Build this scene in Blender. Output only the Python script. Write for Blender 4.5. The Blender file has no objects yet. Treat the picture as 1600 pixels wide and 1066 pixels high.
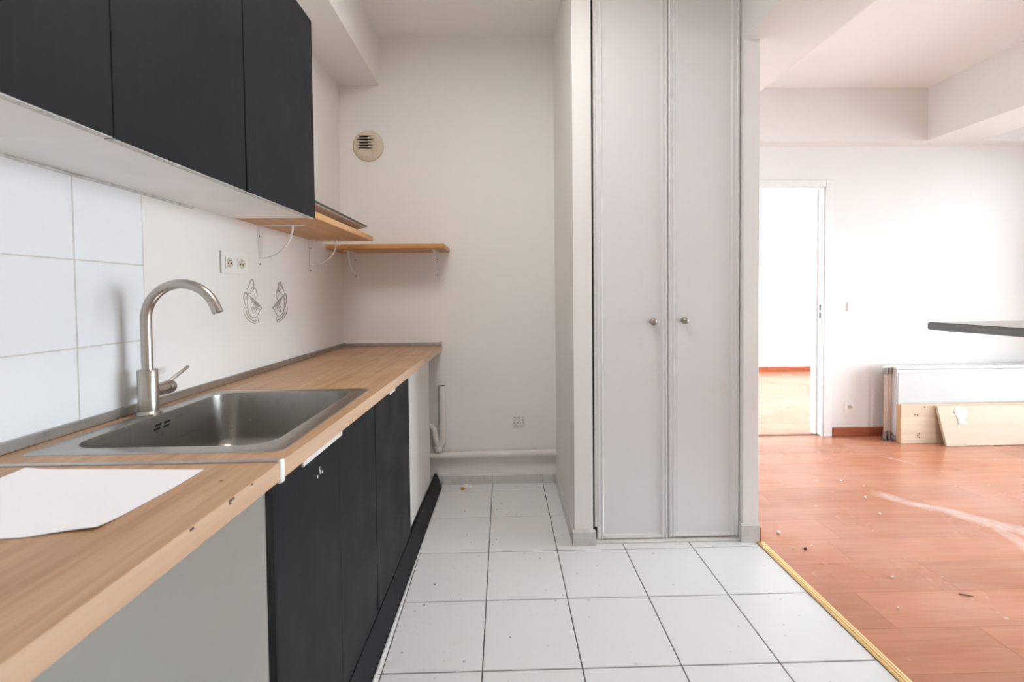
import bpy, bmesh, math, random
from mathutils import Vector, Matrix
random.seed(7)
scn = bpy.context.scene
COL = scn.collection

# ------------------------------------------------------------------ camera
CAM_H = 1.23
F_PX, PITCH, YAW, ROLL, CY = 678.15, 0.0248175, 0.0212915, -0.0096012, 478.3
cd = bpy.data.cameras.new('camera'); cam = bpy.data.objects.new('camera', cd); COL.objects.link(cam)
fw0 = Vector((math.sin(YAW), math.cos(YAW), 0)); rt0 = Vector((math.cos(YAW), -math.sin(YAW), 0)); up0 = Vector((0, 0, 1))
fw = fw0 * math.cos(PITCH) - up0 * math.sin(PITCH); up1 = up0 * math.cos(PITCH) + fw0 * math.sin(PITCH)
rt = rt0 * math.cos(ROLL) + up1 * math.sin(ROLL); up = up1 * math.cos(ROLL) - rt0 * math.sin(ROLL)
cam.matrix_world = Matrix(((rt.x, up.x, -fw.x, 0), (rt.y, up.y, -fw.y, 0), (rt.z, up.z, -fw.z, CAM_H), (0, 0, 0, 1)))
cd.sensor_width = 36; cd.sensor_fit = 'HORIZONTAL'
cd.lens = 36 * F_PX / 1600
cd.shift_y = -(533 - CY) / 1600
cd.clip_start = 0.02; cd.clip_end = 200
cd.dof.use_dof = True; cd.dof.focus_distance = 1.75; cd.dof.aperture_fstop = 4.0
scn.camera = cam

# ------------------------------------------------------------------ sky (overcast daylight) and exposure
world = bpy.data.worlds.new('overcast_sky'); scn.world = world; world.use_nodes = True
bg = world.node_tree.nodes['Background']
bg.inputs[0].default_value = (0.80, 0.915, 1.0, 1); bg.inputs[1].default_value = 14.2
scn.view_settings.view_transform = 'Standard'; scn.view_settings.look = 'None'
scn.view_settings.gamma = 1; scn.view_settings.use_curve_mapping = False
scn.view_settings.exposure = 0.46
try:
    scn.cycles.max_bounces = 14; scn.cycles.diffuse_bounces = 8; scn.cycles.transparent_max_bounces = 12
except Exception: pass

def portal(name, loc, rot, sx, sy):
    l = bpy.data.lights.new(name, 'AREA'); l.shape = 'RECTANGLE'; l.size = sx; l.size_y = sy; l.cycles.is_portal = True
    o = bpy.data.objects.new(name, l); COL.objects.link(o); o.location = loc; o.rotation_euler = rot
    return o
WIN1 = (0.5, 3.25, 0.06, 2.40)          # living room window on the right wall: y0, y1, z0, z1
WIN2 = (3.90, 6.55, 0.06, 2.70)          # next room window
X_R, X_R2 = 4.95, 5.15
ADDED_WIN3 = (3.75, 4.7, 0.06, 2.40)           # unseen window added behind the camera for front light: x0, x1, z0, z1
portal('window_portal', (X_R + .1, (WIN1[0]+WIN1[1])/2, (WIN1[2]+WIN1[3])/2), (0, math.pi/2, 0), WIN1[3]-WIN1[2], WIN1[1]-WIN1[0])
portal('window_portal', (X_R2 + .1, (WIN2[0]+WIN2[1])/2, (WIN2[2]+WIN2[3])/2), (0, math.pi/2, 0), WIN2[3]-WIN2[2], WIN2[1]-WIN2[0])

portal('window_portal', (1.65, (WIN2[0]+WIN2[1])/2, (WIN2[2]+WIN2[3])/2), (0, -math.pi/2, 0), WIN2[3]-WIN2[2], WIN2[1]-WIN2[0])
portal('window_portal', ((ADDED_WIN3[0]+ADDED_WIN3[1])/2, -1.7, (ADDED_WIN3[2]+ADDED_WIN3[3])/2), (math.pi/2, 0, 0), ADDED_WIN3[1]-ADDED_WIN3[0], ADDED_WIN3[3]-ADDED_WIN3[2])

# ------------------------------------------------------------------ materials
class NT:
    def __init__(s, name):
        s.m = bpy.data.materials.new(name); s.m.use_nodes = True; s.t = s.m.node_tree
        s.b = s.t.nodes['Principled BSDF']; s.pos = None
    def n(s, typ, **kw):
        x = s.t.nodes.new(typ)
        for k, v in kw.items(): setattr(x, k, v)
        return x
    def put(s, sock, val):
        if hasattr(val, 'links') or isinstance(val, bpy.types.NodeSocket): s.t.links.new(val, sock)
        else: sock.default_value = val
    def position(s):
        if s.pos is None: s.pos = s.n('ShaderNodeNewGeometry').outputs['Position']
        return s.pos
    def mapping(s, scale=(1, 1, 1), loc=(0, 0, 0), rot=(0, 0, 0), src=None):
        x = s.n('ShaderNodeMapping'); s.put(x.inputs[0], src or s.position())
        x.inputs['Scale'].default_value = scale; x.inputs['Location'].default_value = loc; x.inputs['Rotation'].default_value = rot
        return x.outputs[0]
    def noise(s, vec, scale=5, detail=4, rough=.5, dist=0):
        x = s.n('ShaderNodeTexNoise'); s.put(x.inputs['Vector'], vec)
        x.inputs['Scale'].default_value = scale; x.inputs['Detail'].default_value = detail
        x.inputs['Roughness'].default_value = rough; x.inputs['Distortion'].default_value = dist
        return x.outputs['Fac']
    def voro(s, vec, scale=5, feature='F1'):
        x = s.n('ShaderNodeTexVoronoi', feature=feature); s.put(x.inputs['Vector'], vec); x.inputs['Scale'].default_value = scale
        return x.outputs['Distance']
    def ramp(s, fac, *stops):
        x = s.n('ShaderNodeValToRGB'); s.put(x.inputs[0], fac); e = x.color_ramp.elements
        while len(e) < len(stops): e.new(.5)
        for i, (p, c) in enumerate(stops):
            e[i].position = p; e[i].color = (*c, 1) if len(c) == 3 else c
        return x.outputs[0]
    def mix(s, f, a, b, blend='MIX'):
        x = s.n('ShaderNodeMix', data_type='RGBA', blend_type=blend)
        s.put(x.inputs[0], f)
        for sock, v in ((x.inputs[6], a), (x.inputs[7], b)):
            s.put(sock, (*v, 1) if isinstance(v, tuple) and len(v) == 3 else v)
        return x.outputs[2]
    def math(s, op, a, b=0.0, clamp=False):
        x = s.n('ShaderNodeMath', operation=op, use_clamp=clamp); s.put(x.inputs[0], a); s.put(x.inputs[1], b); return x.outputs[0]
    def mrange(s, v, a, b, c, d):
        x = s.n('ShaderNodeMapRange'); s.put(x.inputs[0], v)
        for i, k in enumerate((a, b, c, d)): x.inputs[i+1].default_value = k
        return x.outputs[0]
    def bump(s, h, strength=.2, dist=.001):
        x = s.n('ShaderNodeBump'); s.put(x.inputs['Height'], h); x.inputs['Strength'].default_value = strength
        x.inputs['Distance'].default_value = dist; s.t.links.new(x.outputs[0], s.b.inputs['Normal'])
    def done(s, color=None, rough=.5, metal=0., spec=None, **kw):
        if color is not None: s.put(s.b.inputs['Base Color'], (*color, 1) if isinstance(color, tuple) and len(color) == 3 else color)
        s.put(s.b.inputs['Roughness'], rough); s.b.inputs['Metallic'].default_value = metal
        if spec is not None: s.b.inputs['Specular IOR Level'].default_value = spec
        for k, v in kw.items(): s.b.inputs[k].default_value = v
        return s.m

def plain(name, color, rough=.5, metal=0., spec=None, var=.04, scale=30, bumps=0.):
    t = NT(name); nz = t.noise(t.position(), scale, 3)
    c = t.ramp(nz, (.3, tuple(max(0, x*(1-var)) for x in color)), (.7, tuple(min(1, x*(1+var)) for x in color)))
    if bumps: t.bump(nz, bumps, .001)
    return t.done(c, rough, metal, spec)

def m_paint(name, color, bumps=.12):
    t = NT(name); n1 = t.noise(t.position(), 220, 3); n2 = t.noise(t.position(), 1.7, 3)
    c = t.ramp(n2, (.3, tuple(x*.975 for x in color)), (.7, color))
    t.bump(n1, bumps, .0012)
    return t.done(c, .62, spec=.3)

def m_wood(name, dark, light, axis=1, rough=.4, fine=9, spec=.4, streak=.35, knots=0):
    t = NT(name); sc = [fine*6, fine*6, fine*6]; sc[axis] = fine*.35
    sc2 = [9, 9, 9]; sc2[axis] = .7
    w = t.n('ShaderNodeVectorMath', operation='ADD')
    t.put(w.inputs[0], t.position()); t.put(w.inputs[1], t.mapping((.03, .03, .03), src=t.n('ShaderNodeTexNoise').outputs['Color']))
    n1 = t.noise(t.mapping(tuple(sc)), 1, 5, .6, .4); n2 = t.noise(t.mapping(tuple(sc2)), 1, 4, .55, .8)
    f = t.math('ADD', t.math('MULTIPLY', n1, 1-streak), t.math('MULTIPLY', n2, streak))
    c = t.ramp(f, (.33, dark), (.64, light))
    if knots:
        sk = [1.1*knots]*3; sk[axis] = .45*knots
        v = t.voro(t.mapping(tuple(sk)), 3.2)
        c = t.mix(t.mrange(v, .03, .075, 1, 0), c, tuple(x*.35 for x in dark))
    t.bump(n1, .06, .001)
    return t.done(c, rough, spec=spec)

def m_worktop():
    t = NT('worktop_oak_laminate')
    n1 = t.noise(t.mapping((42, 2.2, 42)), 1, 6, .62, .5)
    n2 = t.noise(t.mapping((13, .8, 13), loc=(3, 1, 0)), 1, 4, .55, 1.3)
    n3 = t.noise(t.mapping((160, 9, 160)), 1, 3, .6)
    f = t.math('ADD', t.math('ADD', t.math('MULTIPLY', n1, .42), t.math('MULTIPLY', n2, .42)), t.math('MULTIPLY', n3, .16))
    c = t.ramp(f, (.33, (.30, .158, .078)), (.5, (.425, .25, .137)), (.66, (.52, .33, .195)))
    # small dents and dark marks
    d = t.voro(t.mapping((5, 3.4, 5)), 2.3)
    c = t.mix(t.mrange(d, .012, .022, .8, 0), c, (.12, .06, .03))
    rg = t.mrange(t.noise(t.position(), 6, 3), .3, .7, .33, .46)
    return t.done(c, rg, spec=.4)

def m_tile_floor():
    t = NT('floor_tile_glaze')
    n1 = t.noise(t.position(), 5, 5, .6); n2 = t.noise(t.position(), 38, 4, .6)
    c = t.ramp(n1, (.2, (.745, .745, .75)), (.8, (.765, .765, .77)))
    # black specks and grime, thicker beside the cabinets
    v = t.voro(t.mapping((1, 1, 0), loc=(.3, .7, 0)), 16)
    sx = t.n('ShaderNodeSeparateXYZ'); t.put(sx.inputs[0], t.position())
    near = t.mrange(sx.outputs[0], -.45, .6, 1, .25)
    sp = t.math('MULTIPLY', t.mrange(v, .05, .085, 1, 0), t.math('MULTIPLY', near, t.mrange(t.noise(t.position(), 3, 2), .36, .5, 0, 1)))
    c = t.mix(sp, c, (.10, .09, .08))
    v2 = t.voro(t.mapping((1, 1, 0), loc=(.1, .2, 0)), 55)
    c = t.mix(t.math('MULTIPLY', t.mrange(v2, .08, .16, .7, 0), t.math('MULTIPLY', near, t.mrange(t.noise(t.position(), 7, 3), .5, .66, 0, 1))), c, (.30, .26, .22))
    return t.done(c, .26, spec=.5)

def m_laminate():
    t = NT('cherry_laminate')
    oi = t.n('ShaderNodeObjectInfo').outputs['Random']
    off = t.n('ShaderNodeCombineXYZ'); t.put(off.inputs[0], t.math('MULTIPLY', oi, 7.0)); t.put(off.inputs[2], t.math('MULTIPLY', oi, 13.0))
    ad = t.n('ShaderNodeVectorMath', operation='ADD'); t.put(ad.inputs[0], t.position()); t.put(ad.inputs[1], off.outputs[0])
    n1 = t.noise(t.mapping((2.2, 34, 34), src=ad.outputs[0]), 1, 6, .62, .6)
    n2 = t.noise(t.mapping((1.1, 6, 6), src=ad.outputs[0]), 1, 4, .55, 1.0)
    f = t.math('ADD', t.math('MULTIPLY', n1, .5), t.math('MULTIPLY', n2, .5))
    c = t.ramp(f, (.3, (.42, .150, .076)), (.52, (.50, .20, .108)), (.72, (.57, .25, .145)))
    br = t.mrange(oi, 0, 1, .88, 1.1)
    hv = t.n('ShaderNodeHueSaturation'); t.put(hv.inputs['Color'], c); t.put(hv.inputs['Value'], br); c = hv.outputs[0]
    sx = t.n('ShaderNodeSeparateXYZ'); t.put(sx.inputs[0], t.position()); X, Y = sx.outputs[0], sx.outputs[1]
    # dried plaster smear dragged across the boards, and specks of plaster
    def streak(x0, y0, x1, y1, w, edge):
        dx, dy = x1-x0, y1-y0; L = math.hypot(dx, dy); dx /= L; dy /= L
        rx, ry = t.math('SUBTRACT', X, x0), t.math('SUBTRACT', Y, y0)
        a = t.math('ADD', t.math('MULTIPLY', rx, dx), t.math('MULTIPLY', ry, dy))
        d = t.math('ABSOLUTE', t.math('ADD', t.math('SUBTRACT', t.math('MULTIPLY', rx, -dy), t.math('MULTIPLY', ry, -dx)),
                   t.mrange(t.noise(t.position(), 4, 2), 0, 1, -w, w)))
        ww = t.mrange(a, 0, L, w*.45, w)
        m = t.math('SUBTRACT', 1.0, t.math('DIVIDE', d, ww), clamp=True)
        m = t.math('MINIMUM', t.math('MULTIPLY', m, 1.6), 1.0)
        return t.math('MULTIPLY', m, t.math('MULTIPLY', t.mrange(a, -.02, .06, 0, 1), t.mrange(a, L-.05, L+.02, 1, 0)))
    s = t.math('MAXIMUM', streak(2.24, 2.57, 2.85, 1.93, .10, 0), streak(2.57, 2.20, 2.42, 1.72, .075, 0))
    s = t.math('MAXIMUM', s, streak(2.80, 3.18, 2.92, 3.0, .03, 0))
    s = t.math('MULTIPLY', s, t.mrange(t.noise(t.mapping((14, 14, 14)), 1, 5, .7), .3, .7, .15, .62))
    v = t.voro(t.mapping((6, 7.5, 0)), 1.6)
    sp = t.math('MULTIPLY', t.mrange(v, .055, .1, .75, 0), t.mrange(t.noise(t.position(), 2.4, 2), .45, .6, 0, 1))
    glare_haze = t.math('MULTIPLY', t.mrange(t.noise(t.position(), 2.0, 3, .5), .45, .9, 0, .18), 1.0)  # patchy pale tint in the board colour, standing in for glare
    c = t.mix(t.math('MAXIMUM', t.math('MAXIMUM', s, sp), glare_haze), c, (.72, .62, .57))
    t.bump(n1, .05, .0006)
    return t.done(c, t.mrange(t.noise(t.position(), 3, 4), .3, .7, .19, .29), spec=.5)

def m_metal(name, color, rough, axis=2, dirt=.15, bumps=.05):
    t = NT(name); sc = [260, 260, 260]; sc[axis] = 6
    n = t.noise(t.mapping(tuple(sc)), 1, 3, .6); n2 = t.noise(t.position(), 24, 5, .65)
    c = t.mix(t.mrange(n2, .52, .75, 0, dirt), color, tuple(x*.55 for x in color))
    if bumps: t.bump(n, bumps, .0004)
    return t.done(c, t.mrange(n, .3, .7, rough*.9, rough*1.12), 1.0)

def m_glass():
    t = NT('window_glass'); t.t.nodes.remove(t.b)
    tr = t.n('ShaderNodeBsdfTransparent'); gl = t.n('ShaderNodeBsdfGlossy'); gl.inputs['Roughness'].default_value = .02
    fr = t.n('ShaderNodeFresnel'); fr.inputs[0].default_value = 1.45; mx = t.n('ShaderNodeMixShader')
    t.t.links.new(fr.outputs[0], mx.inputs[0]); t.t.links.new(tr.outputs[0], mx.inputs[1]); t.t.links.new(gl.outputs[0], mx.inputs[2])
    t.t.links.new(mx.outputs[0], t.t.nodes['Material Output'].inputs[0]); return t.m

def m_stained(name, base, stain, scale, lo, hi, amt, rough=.5, spec=.4):
    t = NT(name); n = t.noise(t.position(), scale, 6, .7)
    return t.done(t.mix(t.mrange(n, lo, hi, 0, amt), base, stain), rough, spec=spec)

def m_cabinet():
    t = NT('charcoal_cabinet_front')
    n = t.noise(t.mapping((60, 60, 2.2)), 1, 5, .6); n2 = t.noise(t.position(), 5, 3, .5)
    c = t.ramp(n, (.3, (.0105, .011, .013)), (.7, (.0125, .013, .0155)))
    c = t.mix(t.mrange(n2, .45, .8, 0, .35), c, (.024, .023, .023))
    t.bump(n, .05, .0005)
    return t.done(c, t.mrange(n2, .3, .7, .45, .58), spec=.16)

M = dict(
    paint=m_paint('wall_paint_white', (.81, .785, .755)),
    ceil=m_paint('ceiling_paint_white', (.87, .855, .835), .08),
    wtile=plain('wall_tile_glaze', (.80, .825, .85), .16, spec=.5, var=.015, scale=3),
    wgrout=plain('wall_grout', (.60, .57, .50), .8, var=.15, scale=40),
    ftile=m_tile_floor(), fgrout=plain('floor_grout', (.16, .14, .12), .9, var=.25, scale=60),
    skirt=m_stained('skirting_tile_glaze', (.62, .60, .58), (.42, .36, .30), 14, .5, .8, .6, .3),
    lam=m_laminate(), redbb=m_wood('cherry_baseboard', (.30, .07, .03), (.42, .12, .05), 0, .4),
    cab=m_cabinet(), cabedge=plain('charcoal_board_edge', (.012, .014, .014), .4, var=.1),
    white_board=plain('white_melamine', (.74, .72, .69), .4, var=.02, scale=8),
    grey_board=plain('pale_grey_melamine', (.77, .80, .785), .42, var=.02, scale=5),
    under=plain('white_cabinet_underside', (.88, .88, .875), .45, var=.03, scale=6),
    worktop=m_worktop(), edge=m_wood('pale_edge_band', (.50, .32, .20), (.60, .42, .29), 1, .4, 6), steel=m_metal('brushed_steel_sink', (.44, .425, .40), .30, 1, .3, 0),
    tap=m_metal('brushed_nickel', (.50, .46, .415), .33, 2, .12, 0), alu=m_metal('worn_aluminium', (.50, .50, .49), .36, 1, .5),
    knob=m_metal('dull_nickel_knob', (.40, .36, .32), .34, 2, .3), chrome=m_metal('valve_metal', (.30, .29, .28), .35, 2, .4),
    black=plain('black_void', (.006, .006, .006), .8, var=.2), rubber=plain('black_rubber', (.02, .02, .02), .6),
    shelf=m_wood('oiled_beech_shelf', (.50, .25, .10), (.66, .38, .18), 1, .42, 5),
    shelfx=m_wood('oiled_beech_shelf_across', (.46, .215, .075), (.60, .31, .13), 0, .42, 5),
    whitemetal=plain('white_enamelled_steel', (.78, .77, .76), .35, var=.02),
    plastic=plain('white_plastic', (.80, .79, .76), .35, var=.02), plastic2=plain('aged_cream_plastic', (.62, .56, .45), .4, var=.06, scale=14),
    vent=m_stained('yellowed_vent_plastic', (.66, .58, .47), (.55, .41, .25), 30, .45, .75, .7, .45),
    pvc=m_stained('painted_pvc', (.72, .69, .65), (.52, .45, .38), 20, .55, .8, .5, .4),
    closet=m_stained('closet_door_paint', (.72, .71, .705), (.62, .56, .48), 5, .62, .9, .4, .42),
    closet_edge=m_stained('closet_dirty_edge', (.70, .68, .65), (.38, .29, .20), 25, .55, .8, .5, .5),
    gold=m_metal('gold_anodised_strip', (.92, .68, .36), .38, 1, .15),
    pine=m_wood('raw_pine', (.62, .48, .335), (.76, .64, .49), 0, .6, 3.5, .3, .5, knots=1.3),
    pine2=m_wood('pale_pine', (.62, .50, .37), (.71, .61, .485), 0, .6, 3.0, .3, .5),
    pine_end=m_wood('pine_end_grain', (.50, .31, .16), (.62, .42, .25), 2, .7, 6, .2),
    rad=plain('radiator_enamel', (.64, .635, .635), .3, var=.01), pipe=plain('copper_painted_pipe', (.58, .42, .33), .35, var=.08),
    paper=plain('white_paper', (.82, .81, .83), .7, var=.015, scale=3), decal=plain('taupe_vinyl', (.43, .38, .34), .5, var=.05),
    bar=m_wood('grey_stained_wood', (.085, .085, .085), (.16, .16, .158), 1, .45, 6),
    bartop=m_wood('pale_worn_wood', (.42, .40, .37), (.55, .53, .50), 1, .3, 6),
    glassp=NT('smoked_glass').done((.012, .018, .016), .06, spec=.6), glassg=plain('green_glass_edge', (.05, .075, .062), .15),
    under_glass=plain('hob_underside', (.55, .47, .42), .45, var=.08),
    tanplaster=plain('plaster_crumb', (.85, .83, .80), .8), screwm=plain('dark_screw', (.10, .09, .09), .4, .6),
    stick=plain('brown_splinter', (.24, .10, .06), .7), orange=plain('orange_foam', (.65, .20, .03), .6),
    glass=m_glass(), ground=plain('pale_paving', (.35, .35, .34), .9, var=.1, scale=2), silicone=plain('grey_sealant', (.62, .62, .60), .6, var=.2, scale=60),
)

# ------------------------------------------------------------------ mesh helpers
def BM(): return bmesh.new()
def box(bm, x0, x1, y0, y1, z0, z1, bev=0, seg=1):
    r = bmesh.ops.create_cube(bm, size=1)
    vs = r['verts']
    for v in vs: v.co = Vector(((x0+x1)/2 + v.co.x*(x1-x0), (y0+y1)/2 + v.co.y*(y1-y0), (z0+z1)/2 + v.co.z*(z1-z0)))
    if bev:
        es = list({e for v in vs for e in v.link_edges})
        bmesh.ops.bevel(bm, geom=es, offset=bev, segments=seg, affect='EDGES', profile=.5)
    return bm
def bx(*a, **k): return box(BM(), *a, **k)
def ring_faces(bm, A, B):
    n = len(A)
    for i in range(n): bm.faces.new((A[i], A[(i+1) % n], B[(i+1) % n], B[i]))
def tube(bm, pts, r, n=12, caps=True):
    pts = [Vector(p) for p in pts]; rs = r if isinstance(r, (list, tuple)) else [r]*len(pts)
    t0 = (pts[1]-pts[0]).normalized(); ref = Vector((0, 0, 1)) if abs(t0.z) < .9 else Vector((1, 0, 0))
    nrm = t0.cross(ref).normalized(); rings = []
    for i, p in enumerate(pts):
        a = pts[max(0, i-1)]; b = pts[min(len(pts)-1, i+1)]; t = (b-a).normalized()
        nrm = (nrm - t*nrm.dot(t)).normalized(); bn = t.cross(nrm)
        rings.append([bm.verts.new(p + (nrm*math.cos(2*math.pi*k/n) + bn*math.sin(2*math.pi*k/n))*rs[i]) for k in range(n)])
    for a, b in zip(rings, rings[1:]): ring_faces(bm, a, b)
    if caps: bm.faces.new(rings[0][::-1]); bm.faces.new(rings[-1])
    return bm
def lathe(bm, prof, c, axis='Z', n=24):
    """prof: (radius, distance along axis)"""
    c = Vector(c); ax = {'X': Vector((1, 0, 0)), 'Y': Vector((0, 1, 0)), 'Z': Vector((0, 0, 1)), '-Y': Vector((0, -1, 0))}[axis] if isinstance(axis, str) else Vector(axis).normalized()
    u = ax.orthogonal().normalized(); w = ax.cross(u); rings = []
    for r, d in prof:
        if r <= 1e-6: rings.append([bm.verts.new(c + ax*d)])
        else: rings.append([bm.verts.new(c + ax*d + (u*math.cos(2*math.pi*k/n) + w*math.sin(2*math.pi*k/n))*r) for k in range(n)])
    for a, b in zip(rings, rings[1:]):
        if len(a) == 1 and len(b) == 1: continue
        if len(a) == 1:
            for i in range(n): bm.faces.new((a[0], b[i], b[(i+1) % n]))
        elif len(b) == 1:
            for i in range(n): bm.faces.new((a[i], a[(i+1) % n], b[0]))
        else: ring_faces(bm, a, b)
    return bm
def rr(x0, y0, x1, y1, r, n=6):
    out = []
    for cx, cy, a0 in ((x1-r, y1-r, 0), (x0+r, y1-r, 90), (x0+r, y0+r, 180), (x1-r, y0+r, 270)):
        for k in range(n+1):
            a = math.radians(a0 + 90*k/n); out.append((cx + r*math.cos(a), cy + r*math.sin(a)))
    return out
def prism(bm, pts, fn, d0, d1):
    """extrude a 2-D polygon; fn(u, v, d) -> world"""
    A = [bm.verts.new(fn(u, v, d0)) for u, v in pts]; B = [bm.verts.new(fn(u, v, d1)) for u, v in pts]
    bm.faces.new(A[::-1]); bm.faces.new(B); ring_faces(bm, A, B); return bm

def wpos(o):
    p = Vector((0, 0, 0))
    while o is not None: p += o.location; o = o.parent
    return p
def obj(name, bm, mat, parent=None, warp=None, smooth=False, kind=None, label=None, origin=None):
    if warp:
        for v in bm.verts: v.co = warp(v.co)
    bmesh.ops.recalc_face_normals(bm, faces=bm.faces)
    xs = [v.co for v in bm.verts]
    lo = Vector((min(c.x for c in xs), min(c.y for c in xs), min(c.z for c in xs))); hi = Vector((max(c.x for c in xs), max(c.y for c in xs), max(c.z for c in xs)))
    org = Vector(origin) if origin is not None else Vector(((lo.x+hi.x)/2, (lo.y+hi.y)/2, lo.z))
    bmesh.ops.translate(bm, verts=bm.verts, vec=-org)
    me = bpy.data.meshes.new(name); bm.to_mesh(me); bm.free()
    mats = mat if isinstance(mat, (list, tuple)) else [mat]
    for m in mats: me.materials.append(M[m] if isinstance(m, str) else m)
    o = bpy.data.objects.new(name, me); COL.objects.link(o); o.parent = parent; o.location = org - wpos(parent)
    if smooth:
        for p in me.polygons: p.use_smooth = True
        if smooth is not True:
            me.set_sharp_from_angle(angle=math.radians(smooth))
        else: me.set_sharp_from_angle(angle=math.radians(38))
    if kind: o['kind'] = kind
    if label: o['label'] = label
    return o
def tag(o, label, cat=None, group=None, kind=None):
    o['label'] = label
    if cat: o['category'] = cat
    if group: o['group'] = group
    if kind: o['kind'] = kind
    return o
def thing(name, loc, label, cat, group=None, kind=None):
    o = bpy.data.objects.new(name, None); o.empty_display_size = .05; COL.objects.link(o); o.location = loc
    return tag(o, label, cat, group, kind)
def struct(name, bm, mat, label, parent=None, **k):
    o = obj(name, bm, mat, parent, **k); o['kind'] = 'structure'; o['label'] = label; return o
def share(src, name, loc, parent):
    o = bpy.data.objects.new(name, src.data); COL.objects.link(o); o.parent = parent; o.location = Vector(loc) - wpos(parent); return o

# the left wall and the units along it stand at a slight angle to the floor tiles
YB = 2.815                                   # back wall face
def WL(p):
    return Vector((p.x - (YB - p.y)*.0105, p.y, p.z))
def WF(p):
    k = .0105 + min(max((p.x + 1.03)/.63, 0), 1.1)*.0085
    return Vector((p.x - (YB - p.y)*k, p.y, p.z))
ZC = 2.88; XW = -1.03; YF = 3.62; YN = -1.6

# ------------------------------------------------------------------ setting: ground, floors
struct('ground', bx(-20, 30, -20, 30, -.5, -.42), 'ground', 'pale paving outside the flat')
fl = struct('floor', bx(-1.3, 1.257, YN, YB + .12, -.12, -.0035), 'fgrout', 'white ceramic tile floor with dark grout in the kitchen')
T, TX, TY = .32936, -.40841, 2.05266
G = .0022
tile0 = None
for i in range(-1, 5):
    for j in range(-10, 3):
        x0, x1 = TX + T*i, TX + T*(i+1); y0, y1 = TY + T*j, TY + T*(j+1)
        y1 = min(y1, YB)
        if y1 - y0 < .05 or y0 < YN: continue
        if x0 > .4 and y0 > 2.3: continue
        full = y1 - y0 > T - .001
        if full and tile0 is not None:
            share(tile0, 'floor_tile', ((x0+x1)/2, (y0+y1)/2, -.008), fl)
        else:
            o = obj('floor_tile', bx(x0+G, x1-G, y0+G, y1-G, -.008, 0, bev=.0012), 'ftile', fl)
            if full: tile0 = o
fl2 = struct('floor_living', bx(1.257, X_R + .15, YN, YF + .06, -.12, -.011), 'stick', 'cherry red laminate floor of the living room')
fl3 = struct('floor_bedroom', bx(1.55, X_R2 + .15, YF + .06, 6.75, -.12, -.011), 'stick', 'cherry red laminate floor seen through the doorway')
PW, PL = .19, 1.28
plank0 = None
def planks(par, xa, xb, ya, yb, y_ref, seed):
    global plank0
    rnd = random.Random(seed); j0 = math.floor((ya - y_ref)/PW)
    j = j0
    while y_ref + j*PW < yb:
        y0, y1 = max(ya, y_ref + j*PW), min(yb, y_ref + (j+1)*PW)
        x = xa - rnd.random()*PL
        while x < xb:
            a, b = max(x, xa), min(x + PL, xb)
            if b - a > .03 and y1 - y0 > .02:
                full = b - a > PL - 1e-6 and y1 - y0 > PW - 1e-6
                if full and plank0 is not None: share(plank0, 'plank', ((a+b)/2, (y0+y1)/2, -.010), par)
                else:
                    o = obj('plank', bx(a+.0002, b-.0002, y0+.0002, y1-.0002, -.010, 0, bev=.0004), 'lam', par)
                    if full: plank0 = o
            x += PL
        j += 1
planks(fl2, 1.26, X_R, YN, YF + .06, 1.525, 3)
planks(fl3, 1.75, X_R2, YF + .06, 6.67, 1.525, 5)

# ------------------------------------------------------------------ walls
wl = struct('wall_left', bx(-1.25, XW, YN, YB + .12, -.05, ZC), 'paint', 'white kitchen wall, tiled behind the sink')
TB = (.280, 1.288); rows = (.893, 1.110, 1.327, 1.541)
obj('grout_bed', bx(XW - .002, XW + .0006, TB[0], TB[1], rows[0], rows[-1]), 'wgrout', wl)
for j in range(5):
    for k in range(3):
        y1 = TB[1] - j*.2015; y0 = y1 - .2015
        obj('wall_tile', bx(XW - .001, XW + .0022, y0 + .0014, y1 - (.0014 if j else .0006), rows[k] + .0014, rows[k+1] - .0014, bev=.0009), 'wtile', wl)
# smooth painted-over tiles carry on at the same depth to the corner
obj('painted_tiling', bx(XW - .002, XW + .0016, TB[1] + .001, 1.95, rows[0], rows[-1], bev=.0006), 'paint', wl)
piv = Vector((XW, YB, 0)); rot_l = Matrix.Rotation(-.0105, 4, 'Z')
wl.location = piv + rot_l @ (wl.location - piv); wl.rotation_euler = (0, 0, -.0105)
wb = struct('wall_back', bx(-1.2, 1.18, YB, YB + .12, -.05, ZC), 'paint', 'white wall at the end of the kitchen')
struct('wall_partition', bx(.341, .433, 2.095, YB, -.05, ZC, bev=.003, seg=2), 'paint', 'white partition end between the kitchen recess and the tall cupboard')
struct('wall_pillar', bx(1.176, 1.254, 2.095, YF, -.05, 2.46, bev=.003, seg=2), 'paint', 'white wall end between the tall cupboard and the living room')
bm = bx(-1.3, ADDED_WIN3[0], YN - .2, YN, -.05, ZC); box(bm, ADDED_WIN3[1], X_R + .2, YN - .2, YN, -.05, ZC)
box(bm, ADDED_WIN3[0], ADDED_WIN3[1], YN - .2, YN, -.05, ADDED_WIN3[2]); box(bm, ADDED_WIN3[0], ADDED_WIN3[1], YN - .2, YN, ADDED_WIN3[3], ZC)
struct('wall_front', bm, 'paint', 'white wall with an added unseen window facing the kitchen and living room')
DX0, DX1, DZ = 1.90, 2.735, 2.128
bm = bx(1.1, DX0, YF, YF + .12, -.05, ZC); box(bm, DX1, X_R + .2, YF, YF + .12, -.05, ZC); box(bm, DX0, DX1, YF, YF + .12, DZ, ZC)
wf = struct('wall_living', bm, 'paint', 'white living room wall with a doorway and a radiator')
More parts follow.
